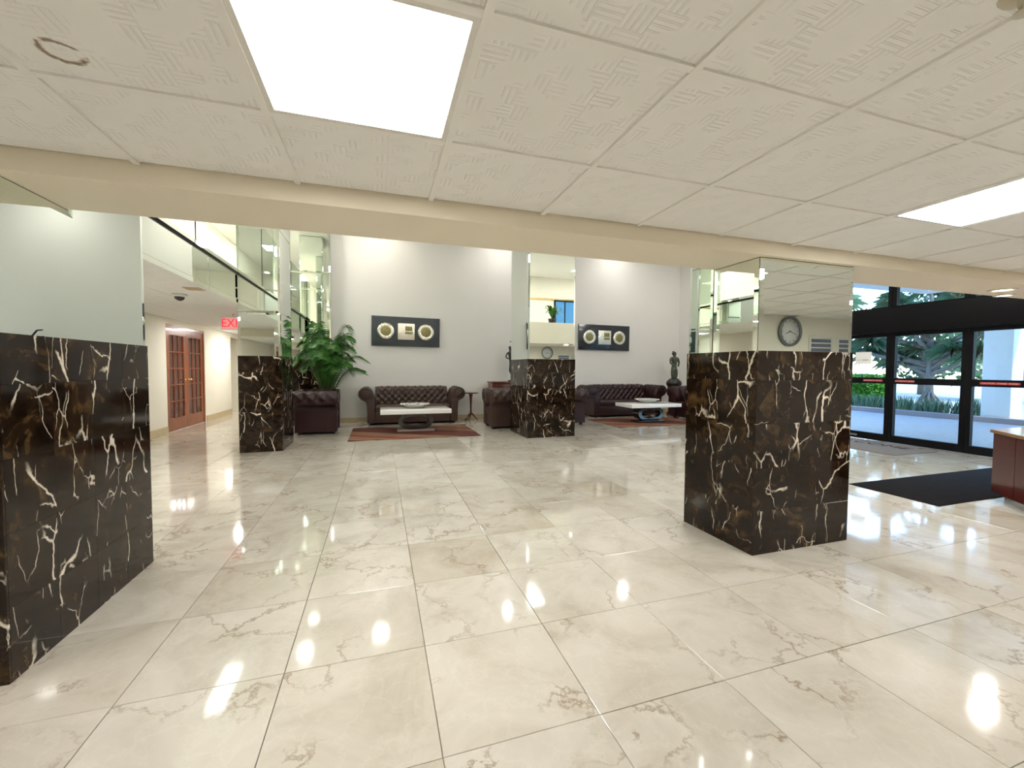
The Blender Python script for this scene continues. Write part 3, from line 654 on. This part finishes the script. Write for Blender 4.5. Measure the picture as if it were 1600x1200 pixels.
# ------------------------------------------------------------------ palm in a pot
random.seed(4)
e = empty('potted_palm', (-1.10, 9.84, 0)); tag(e, 'bushy green potted palm behind the burgundy armchair', 'potted palm')
MB().lathe([(0, 0), (.15, 0), (.20, .40), (.215, .44), (.195, .45), (.185, .40), (0, .40)], 26).build('pot', M['pot'], e)
MB().lathe([(0, .402), (.18, .402), (.18, .41), (0, .412)], 20).build('soil', M['soil'], e)
def frond(e, az, reach, top, droop, n=38, ll=.30, name='frond', base=(0, 0, .41), mat='palm', stem='stem', wmax=.010):
    ca, sa = math.cos(az), math.sin(az); pts = []
    for k in range(n+1):
        t = k/n; r = reach*(t**1.25); z = base[2]+(top-base[2])*math.sin(min(1, t*1.25)*math.pi/2)-droop*max(0, t-.55)**2*4
        pts.append(Vector((base[0]+ca*r, base[1]+sa*r, z)))
    m = MB().tube(pts, [.010*(1-.8*k/n) for k in range(n+1)], 5)
    st_ = m.build(name, M[stem], e)
    lm = MB()
    for k in range(int(n*.28), n+1):
        t = k/n; p = pts[k]; d = (pts[min(k+1, n)]-pts[max(0, k-1)]).normalized(); side = d.cross(Vector((0, 0, 1))).normalized()
        ln = ll*.9*(math.sin(math.pi*min(1, max(.12, (t-.2)/.85)))**.6)*(1 if t < .98 else .7)
        for s in (-1, 1):
            dirv = (d*.75+side*s*.9+Vector((0, 0, .12))).normalized(); q1 = p+dirv*ln*.5; q2 = p+dirv*ln+Vector((0, 0, -ln*.38)); wv = d*wmax
            lm.add([p-wv*.4, p+wv*.4, q1+wv, q2, q1-wv], [(0, 1, 2, 3, 4)])
    lm.build('leaflets', M[mat], st_)['kind'] = 'stuff'; return st_
for k in range(58):
    az = 2*math.pi*(k*.618)+random.uniform(-.3, .3); lvl = random.random()
    back = random.uniform(.55, .95)
    if math.sin(az) > .12: az = -az
    if math.cos(az) < -.3: back *= .7
    frond(e, az, back*(1.1-.55*lvl), random.uniform(1.15, 1.55)+.72*lvl, random.uniform(.06, .30), base=(.05*math.cos(az), .05*math.sin(az), .41), ll=random.uniform(.24, .34), wmax=.009)
# ------------------------------------------------------------------ console, figures
e = empty('console_chest', (3.03, 10.32, 0)); tag(e, 'reddish mahogany chest against the wall behind the brown armchair', 'chest')
BX('carcass', M['mahog'], e, -.33, .33, -.20, .22, .06, .92); BX('top', M['mahog'], e, -.36, .36, -.23, .24, .92, .955, bev=.006)
for k in range(3):
    d_ = BX('drawer', M['mahog'], e, -.30, .30, -.215, -.2005, .12+k*.265, .365+k*.265, bev=.004)
    for x in (-.15, .15): MB().sphere((x, -.225, .24+k*.265), .014, 10, 6).build('knob', M['brass'], d_)
for sx in (-1, 1):
    for y in (-.15, .17): BX('foot', M['mahog'], e, sx*.28-.03, sx*.28+.03, y-.03, y+.03, 0, .06)
def skinned(name, chains, mat, parent, sub=2):
    """one continuous body grown around joints: chains of (point, radius)"""
    verts = []; edges = []; rad = []; idx = {}
    for ch in chains:
        pv = None
        for p, r in ch:
            k = tuple(round(q, 4) for q in p)
            if k not in idx: idx[k] = len(verts); verts.append(p); rad.append(r)
            if pv is not None and pv != idx[k]: edges.append((pv, idx[k]))
            pv = idx[k]
    me = bpy.data.meshes.new(name); me.from_pydata(verts, edges, []); o = bpy.data.objects.new(name, me); COL.objects.link(o)
    md = o.modifiers.new('skin', 'SKIN'); md.use_smooth_shade = True
    for i, sv in enumerate(me.skin_vertices[0].data): sv.radius = (rad[i], rad[i])
    me.skin_vertices[0].data[0].use_root = True
    s2 = o.modifiers.new('sub', 'SUBSURF'); s2.levels = sub; s2.render_levels = sub
    bpy.context.view_layer.update(); dg = bpy.context.evaluated_depsgraph_get()
    m2 = bpy.data.meshes.new_from_object(o.evaluated_get(dg)); bpy.data.objects.remove(o); m2.materials.clear()
    return link(name, m2, mat, parent)
# crane-necked dancer figure on the chest
e = empty('figurine', (3.27, 10.32, .956)); tag(e, 'slender black dancer figurine on the mahogany chest', 'figurine')
MB().lathe([(0, 0), (.10, 0), (.10, .02), (.08, .035), (0, .035)], 20).build('base', M['dark'], e)
skinned('figure', [[((0, 0, .40), .06), ((-.02, 0, .52), .05), ((-.03, 0, .66), .065), ((-.03, 0, .74), .06), ((-.04, 0, .80), .028), ((-.05, 0, .86), .045), ((-.06, 0, .92), .03)],
    [((0, 0, .40), .06), ((-.04, 0, .28), .05), ((.02, -.01, .14), .03), ((-.02, 0, .03), .022)], [((0, 0, .40), .06), ((.06, 0, .28), .05), ((.05, .02, .14), .03), ((.04, .02, .03), .022)],
    [((-.03, 0, .74), .06), ((.08, 0, .76), .022), ((.11, 0, .90), .018), ((.03, 0, 1.02), .016), ((-.06, 0, 1.03), .014)], [((-.03, 0, .74), .06), ((-.13, 0, .72), .022), ((-.17, -.02, .62), .018), ((-.09, -.05, .58), .016)]], M['dark'], e)
# bronze figure on a pedestal by the right wall
e = empty('pedestal', (7.98, 9.92, 0)); tag(e, 'dark wooden pedestal under the bronze figure', 'pedestal')
MB().lathe([(0, 0), (.19, 0), (.19, .05), (.15, .08), (.135, .60), (.17, .66), (.19, .68), (.19, .72), (0, .72)], 24).build('column', M['mahog'], e)
e = empty('figurine', (7.98, 9.92, .721)); tag(e, 'tall bronze figure of a woman on the pedestal by the right wall', 'figurine')
MB().lathe([(0, 0), (.13, 0), (.17, .07), (.215, .15), (.20, .22), (.12, .30), (.07, .33), (0, .34)], 24).build('rocky_base', M['dark'], e)
skinned('figure', [[((0, 0, .60), .075), ((.0, 0, .70), .062), ((.0, -.01, .80), .085), ((0, 0, .88), .07), ((0, 0, .925), .032), ((0, -.01, .97), .055), ((0, 0, 1.025), .045)],
    [((0, 0, .60), .075), ((-.045, -.01, .46), .07), ((-.03, -.01, .34), .06), ((-.02, 0, .28), .06)], [((0, 0, .60), .075), ((.045, -.01, .46), .07), ((.03, -.01, .34), .06), ((.02, 0, .28), .06)],
    [((0, 0, .88), .07), ((-.125, 0, .87), .035), ((-.145, -.02, .74), .028), ((-.06, -.09, .66), .024), ((.02, -.10, .68), .02)], [((0, 0, .88), .07), ((.125, 0, .87), .035), ((.145, -.02, .74), .028), ((.06, -.09, .64), .024)]], M['bronze'], e)
hm = MB().sphere((0, .012, 1.01), (.062, .066, .058)).sphere((0, .05, 1.055), .032); hm.build('hair', M['dark'], e)
o = BX('wall_outlet', M['socket'], None, 7.22, 7.29, YB-.008, YB-.0005, .40, .52, bev=.002); tag(o, 'ivory wall outlet low on the back wall by the right corner', 'outlet')
# ------------------------------------------------------------------ entrance glazing in the right wall
YP = [1.95, 2.97, 3.99+.04, 5.05, 6.05, 7.05]
hd = structure(MB().bbox(XR-.12, XR+.12, GY0, GY1, 1.96, 2.38, .006).build('trim_2', M['blackframe']))
for k in range(5):
    y0, y1 = YP[k]+.004, YP[k+1]-.004; d_ = structure(empty('door_%d' % (k+2), (XR, y0, 0))); w_ = y1-y0; sw = .062
    for a, b in ((0, sw), (w_-sw, w_)): BX('stile', M['blackframe'], d_, -.03, .045, a, b, .012, 1.955)
    BX('bottom_rail', M['blackframe'], d_, -.03, .045, sw, w_-sw, .012, .135); BX('middle_rail', M['blackframe'], d_, -.03, .045, sw, w_-sw, 1.05, 1.155); BX('top_rail', M['blackframe'], d_, -.03, .045, sw, w_-sw, 1.89, 1.955)
    BX('glass_pane', M['glass'], d_, .004, .010, sw, w_-sw, .135, 1.05); BX('glass_pane', M['glass'], d_, .004, .010, sw, w_-sw, 1.155, 1.89)
    if k in (1, 2, 3):
        ya = {1: .62, 2: .06, 3: .0}[k]; a0, a1 = {1: (.48, .90), 2: (.66, .92), 3: (.10, .42)}[k]
        st_ = BX('sticker', M['red'], d_, -.0312, -.0302, a0, a1, 1.085, 1.12)
        mw = Matrix.Translation((-.0318, (a0+a1)/2, 1.102)) @ Matrix.Rotation(-math.pi/2, 4, 'Z') @ Matrix.Rotation(math.pi/2, 4, 'X')
        text_mesh('lettering', {1: 'CAUTION  STAND  CLEAR', 2: 'AUTOMATIC DOOR', 3: 'AUTOMATIC DOOR'}[k], .032, M['sticker_ink'], st_, mw, .0003)
    if k == 3: BX('pivot_cover', M['steel'], d_, -.035, -.0305, w_-.5, w_-.1, .05, .085)
for k in range(5):
    y0, y1 = YP[k]+.004, YP[k+1]-.004; d_ = structure(empty('window_%d' % (k+1), (XR, y0, 2.384))); w_ = y1-y0
    for a, b in ((0, .06), (w_-.06, w_)): BX('mullion', M['blackframe'], d_, -.03, .05, a, b, 0, 1.11)
    BX('sill_bar', M['blackframe'], d_, -.03, .05, .06, w_-.06, 0, .04); BX('head_bar', M['blackframe'], d_, -.03, .05, .06, w_-.06, 1.07, 1.11)
    BX('glass_pane', M['glass'], d_, .004, .010, .06, w_-.06, .04, 1.07)
e = empty('paper_notice', (XR-.002, 5.50, 1.52)); tag(e, 'white paper notice taped to the entrance glass', 'notice')
BX('sheet', M['paper'], e, -.0015, .003, -.135, .135, -.11, .11)
m = MB()
for k, (a, b) in enumerate(((-.09, .02), (.045, .06), (.075, .09))): m.box(-.0022, -.0016, a, b, -.045, -.035)
m.build('print', M['ink'], e)
# mats and desk
o = MB().bbox(-1.55, 1.55, -.4, .4, .0005, .009, .003).build('floor_mat', M['mat'], None, (6.61, 2.91, 0)); tag(o, 'black entrance mat on the floor beside the reception desk', 'mat')
e = empty('floor_mat', (7.92, 5.30, 0)); tag(e, 'grey lettered mat lying against the glass entrance', 'mat'); BX('mat_body', M['mat2'], e, -.51, .51, -1.08, 1.08, .0005, .009, bev=.003)
text_mesh('lettering', 'WELCOME', .30, M['matletter'], e, Matrix.Translation((.28, -.12, .0095)) @ Matrix.Rotation(-math.pi/2, 4, 'Z'), .0006)
e = empty('reception_desk', (0, 0, 0)); tag(e, 'red cherry reception desk with a brown granite top', 'desk')
outl = [(5.88, 2.50), (4.95, 1.50), (4.95, 1.0), (5.55, 1.0), (5.55, 1.27), (6.13, 1.90), (7.4, 1.90), (7.4, 2.50)]
def inset(pts, d):
    out = []; n = len(pts)
    for i in range(n):
        p0, p1, p2 = Vector(pts[i-1]), Vector(pts[i]), Vector(pts[(i+1) % n]); a = (p1-p0).normalized(); b = (p2-p1).normalized()
        n1, n2 = Vector((-a.y, a.x)), Vector((-b.y, b.x)); m_ = (n1+n2)/(1+n1.dot(n2)); out.append(tuple(p1+m_*d))
    return out
MB().prism(inset(outl, .07), .0, .08).build('toe_kick', M['steel'], e); MB().prism(outl, .08, .672).build('body', M['deskwood'], e)
MB().prism(inset(outl, -.035), .673, .703).build('counter_top', M['granite'], e)
p0, p1 = Vector(outl[0]), Vector(outl[1]); dd = (p1-p0).normalized(); nn = Vector((dd.y, -dd.x)) if Vector((dd.y, -dd.x)).x < 0 else Vector((-dd.y, dd.x))
L_ = (p1-p0).length; k = 0; s_ = 0.
while s_+.3 < L_:
    a = p0+dd*(s_+.004); b = p0+dd*(s_+.338 if s_+.68 < L_ else L_-.004)
    MB().prism([(a+nn*.001)[:2], (b+nn*.001)[:2], (b+nn*.016)[:2], (a+nn*.016)[:2]][::1], .085, .668).build('front_panel', M['deskwood'], e); s_ += .342
# ------------------------------------------------------------------ wall behind: clock, notices; gallery rail plant
e = empty('wall_clock', (6.22, -.6, 1.90)); tag(e, 'round grey wall clock on the wall facing the lobby', 'clock')
MB().lathe([(0, .001), (.20, .001), (.235, .02), (.235, .05), (.205, .055), (.199, .035), (.199, .004), (0, .004)], 40, (0, 0, 0), 'y').build('rim', M['clockrim'], e)
MB().lathe([(0, .012), (.197, .012), (.197, .028), (0, .028)], 40, (0, 0, 0), 'y').build('face', M['clockface'], e)
m = MB()
for k in range(12):
    a = 2*math.pi*k/12; ca, sa = math.cos(a), math.sin(a); m.add([(ca*r+sa*t, .0285, sa*r-ca*t) for r, t in ((.155, -.005), (.185, -.005), (.185, .005), (.155, .005))], [(0, 1, 2, 3)])
m.build('hour_marks', M['ink'], e)
for ang, ln, wd in ((-2.75, .10, .008), (-.35, .15, .006)):
    ca, sa = math.cos(ang), math.sin(ang); m = MB().add([(ca*r+sa*t, y, sa*r-ca*t) for y in (.0295, .032) for r, t in ((-.02, -wd), (ln, -wd*.5), (ln, wd*.5), (-.02, wd))], [(0, 1, 2, 3), (7, 6, 5, 4), (0, 4, 5, 1), (1, 5, 6, 2), (2, 6, 7, 3), (3, 7, 4, 0)])
    m.build('hand', M['ink'], e)
for i, x in enumerate((6.92, 7.55)):
    e = empty('framed_notice', (x, -.6, 1.66)); tag(e, ('framed blue-lined notice on the wall next to the clock', 'framed blue-lined notice on the wall, second from the clock')[i], 'notice')
    BX('frame', M['white_metal'], e, -.26, .26, .001, .018, -.17, .17, bev=.003)
    for k in range(4): BX('print_row', M['signblue'], e, -.22, .22, .0182, .0192, -.145+k*.075, -.09+k*.075)
structure(MB().box(4.6, XR, -.6, -.56, 3.95, 4.0).build('trim_3', M['brass']))
e = structure(empty('window_6', (6.95, -.6, 2.95)))
m = MB().box(-.45, -.40, 0, .05, 0, 1.0).box(.40, .45, 0, .05, 0, 1.0).box(-.4, .4, 0, .05, 0, .05).box(-.4, .4, 0, .05, .95, 1.).box(-.02, .02, 0, .045, .05, .95); m.build('window_frame', M['blackframe'], e)
for a, b in ((-.4, -.02), (.02, .4)): BX('pane', simple('daylight_glow_pane', (.05, .16, .30), .05, emis=(.10, .40, .9), es=.5) if a < 0 else bpy.data.materials['daylight_glow_pane'], e, a, b, .01, .02, .05, .95)  # blue glow put into the panes stands in for daylight behind them
random.seed(9)
e = empty('ledge_plant', (5.15, 2.42, PAR+.001)); tag(e, 'leafy potted plant on the gallery ledge, seen in the pillar mirror', 'potted plant')
MB().lathe([(0, 0), (.10, 0), (.14, .14), (.125, .14), (0, .12)], 18).build('pot', M['pot'], e)
for k in range(22):
    az = k*2.4; r = random.uniform(.2, .42); h = random.uniform(.28, .55); lm = MB(); ca, sa = math.cos(az), math.sin(az); pts = []
    for t in range(7):
        u_ = t/6; pts.append((Vector((ca*r*u_, sa*r*u_*.6, .12+h*math.sin(u_*2.3)*.8)), .045*math.sin(math.pi*min(1, .1+u_*.9))+.002))
    sd = Vector((-sa, ca, 0)); vs = []
    for p, w_ in pts: vs += [p-sd*w_, p+sd*w_]
    lm.add(vs, [(2*i, 2*i+1, 2*i+3, 2*i+2) for i in range(6)], True); lm.build('leaf', M['palm'], e)
e = empty('sprinkler', (1.40, .58, ZC+.008)); tag(e, 'small ceiling sprinkler head with a worn escutcheon', 'sprinkler')
MB().lathe([(0, 0), (.045, 0), (.04, -.008), (.015, -.012), (.012, -.03), (.0, -.03)], 18).build('escutcheon', M['socket'], e); MB().lathe([(0, -.042), (.02, -.042), (.02, -.045), (0, -.045)], 14).tube([(.009, 0, -.03), (.009, 0, -.043)], .002, 6).tube([(-.009, 0, -.03), (-.009, 0, -.043)], .002, 6).build('deflector', M['socket'], e)
# ------------------------------------------------------------------ outside
structure(MB().box(XR+.18, 14.6, -12, 40, -.25, -.02).build('driveway', M['pavers']))
structure(MB().box(14.8, 60, -12, 60, -.25, -.0).build('garden_ground', M['sand']))
structure(MB().bbox(14.6, 14.8, -12, 40, -.25, .12, .02).build('kerb', M['kerb']))
structure(MB().box(XR+.18, 15.5, -3.0, 8.2, 3.55, 4.0).build('canopy_roof', M['stucco']))
o = MB().bbox(14.85, 15.35, 6.08, 6.62, -.05, 3.549, .02).build('canopy_column', M['stucco']); tag(o, 'square white stucco column outside the entrance', 'column')
random.seed(12)
def leaf_cloud(m, c, r, n, ln, wd, up=.2):
    for _ in range(n):
        while True:
            p = Vector((random.uniform(-1, 1), random.uniform(-1, 1), random.uniform(-1, 1)))
            if .3 < p.length < 1: break
        q = Vector((c[0]+p.x*r[0], c[1]+p.y*r[1], c[2]+p.z*r[2])); d = Vector((random.uniform(-1, 1), random.uniform(-1, 1), random.uniform(-1, 1)+up)).normalized()
        s = d.cross(Vector((random.uniform(-1, 1), random.uniform(-1, 1), random.uniform(-1, 1)))).normalized()*wd; l = ln*random.uniform(.6, 1.3)
        m.add([q-s*.3, q+d*l*.5-s, q+d*l, q+d*l*.5+s], [(0, 1, 2, 3)])
m = MB()
for _ in range(11000):
    f_ = random.random(); y_ = random.uniform(11.4, 18.4)
    q = Vector((18.5, y_, random.uniform(.05, 1.0))) if f_ < .5 else (Vector((random.uniform(18.5, 19.5), y_, 1.0)) if f_ < .9 else Vector((random.uniform(18.5, 19.5), 11.4, random.uniform(.05, 1.0))))
    q += Vector((random.gauss(0, .05), random.gauss(0, .05), random.gauss(0, .04))); d = Vector((random.uniform(-1, .6), random.uniform(-1, 1), random.uniform(-.3, 1))).normalized()
    s_ = d.cross(Vector((random.uniform(-1, 1), random.uniform(-1, 1), random.uniform(-1, 1)))).normalized()*.035; q.z = max(.02, q.z)
    m.add([q-s_*.3, q+d*.06-s_, q+d*.13, q+d*.06+s_], [(0, 1, 2, 3)])
m.box(18.62, 19.4, 11.55, 18.2, 0, .90); o = m.build('hedge', M['hedge']); tag(o, 'clipped bright green hedge across the driveway', 'hedge')
random.seed(5)
for i in range(16):
    y = 7.1+i*.80; m = MB()
    for k in range(170):
        a = random.uniform(0, 6.28); r = random.uniform(.05, .22); q = Vector((15.4+random.uniform(-.45, .45), y+random.uniform(-.24, .24), 0)); h = random.uniform(.25, .55)
        t = q+Vector((math.cos(a)*r*.6, math.sin(a)*r*.6, h)); s = Vector((-math.sin(a), math.cos(a), 0))*.014
        m.add([q-s, q+s, (q+t)/2+s+Vector((0, 0, .08)), t, (q+t)/2-s+Vector((0, 0, .08))], [(0, 1, 2, 3, 4)])
    o = m.build('border_plant', M['cover']); tag(o, 'low grassy border plant along the driveway kerb', 'plant', 'border plants along the kerb')
def strap_tree(label, base, h, branches, mat, seed, ln=.75):
    random.seed(seed); e = empty('tree', base); tag(e, label, 'tree')
    t = MB().tube([(0, 0, .25), (.02, .03, .8), (.0, .0, h*.5), (.05, .1, h)], [.12, .105, .095, .07], 10)
    tr = t.build('trunk', M['bark'], e)
    for k in range(9):
        a = k*.7; MB().tube([(.05*math.cos(a), .05*math.sin(a), .75-.03*k), (.22*math.cos(a), .22*math.sin(a), .35), (.36*math.cos(a), .36*math.sin(a), 0)], [.035, .03, .028], 6).build('prop_root', M['bark'], e)
    for (dx, dy, dz, z0) in branches:
        st_ = Vector((0, 0, z0)); en = Vector((dx, dy, dz)); md = (st_+en)/2+Vector((0, 0, -.08))
        b = MB().tube([st_, md, en], [.075, .06, .045], 7).build('branch', M['bark'], e)
        lm = MB()
        for q in range(64):
            az = random.uniform(0, 6.28); el = random.uniform(-.3, 1.3); L1 = ln*random.uniform(.6, 1.15); d = Vector((math.cos(az)*math.cos(el), math.sin(az)*math.cos(el), math.sin(el)))
            s = d.cross(Vector((0, 0, 1))).normalized()*.035; p1 = en+d*L1*.5; p2 = en+d*L1+Vector((0, 0, -L1*.45))
            lm.add([en-s*.5, en+s*.5, p1+s, p2, p1-s], [(0, 1, 2, 3, 4)])
        lm.build('leaf_rosette', M[mat], b)
    return e
strap_tree('prop-rooted tree with strap leaves outside the entrance doors', (17.3, 8.95, 0), 3.1,
    [(-.3, 1.6, 2.3, 1.4), (.2, -1.2, 2.5, 1.5), (-.2, .7, 3.2, 2.2), (.3, -.5, 3.5, 2.4), (-.6, .3, 2.7, 1.9), (.1, 1.1, 3.7, 2.6), (.0, -1.0, 3.2, 2.4), (.05, .1, 4.0, 3.1), (-.2, -1.7, 2.9, 2.0), (-.4, 2.2, 3.0, 2.0), (.2, .4, 2.0, 1.3), (-.1, -.6, 1.9, 1.3), (.2, 1.0, 1.75, 1.1), (-.3, -1.3, 1.85, 1.15), (-.4, 2.6, 2.2, 1.5), (.3, 1.9, 1.9, 1.3)], 'tree', 3)
strap_tree('strap-leaved tree farther along the garden bed, behind the hedge', (22.0, 14.8, 0), 3.2,
    [(-.3, 1.6, 2.6, 1.4), (.2, -1.4, 2.8, 1.5), (-.2, .7, 3.6, 2.2), (.3, -.7, 3.8, 2.4), (-.8, .2, 3.0, 1.9), (.1, 1.3, 4.2, 2.6), (.0, -1.2, 3.4, 2.4), (.05, .1, 4.6, 3.1)], 'tree2', 6, .95)
random.seed(21)
for i, (x, y, h, k) in enumerate(((25, 10.4, 3.4, 'tree2'), (27.5, 14.6, 5.0, 'tree'), (25, 19.5, 4.4, 'tree2'), (31, 25, 6.4, 'tree'), (29.5, 5.6, 3.4, 'tree'))):
    e = empty('tree', (x, y, 0)); tag(e, ('pale loose shrub tree behind the white column', 'dark round tree beyond the strap-leaved tree', 'pale round tree beyond the hedge', 'large dark tree at the far end of the garden', 'low dark tree right of the white column')[i], 'tree')
    MB().tube([(0, 0, 0), (.05, 0, h*.4), (0, .05, h*.7)], [.16, .12, .08], 8).build('trunk', M['bark'], e); m = MB(); leaf_cloud(m, (0, 0, h*.62), (1.7, 2.3, h*.50), 1700, .40, .085); m.build('crown', M[k], e)
bpy.context.view_layer.update()
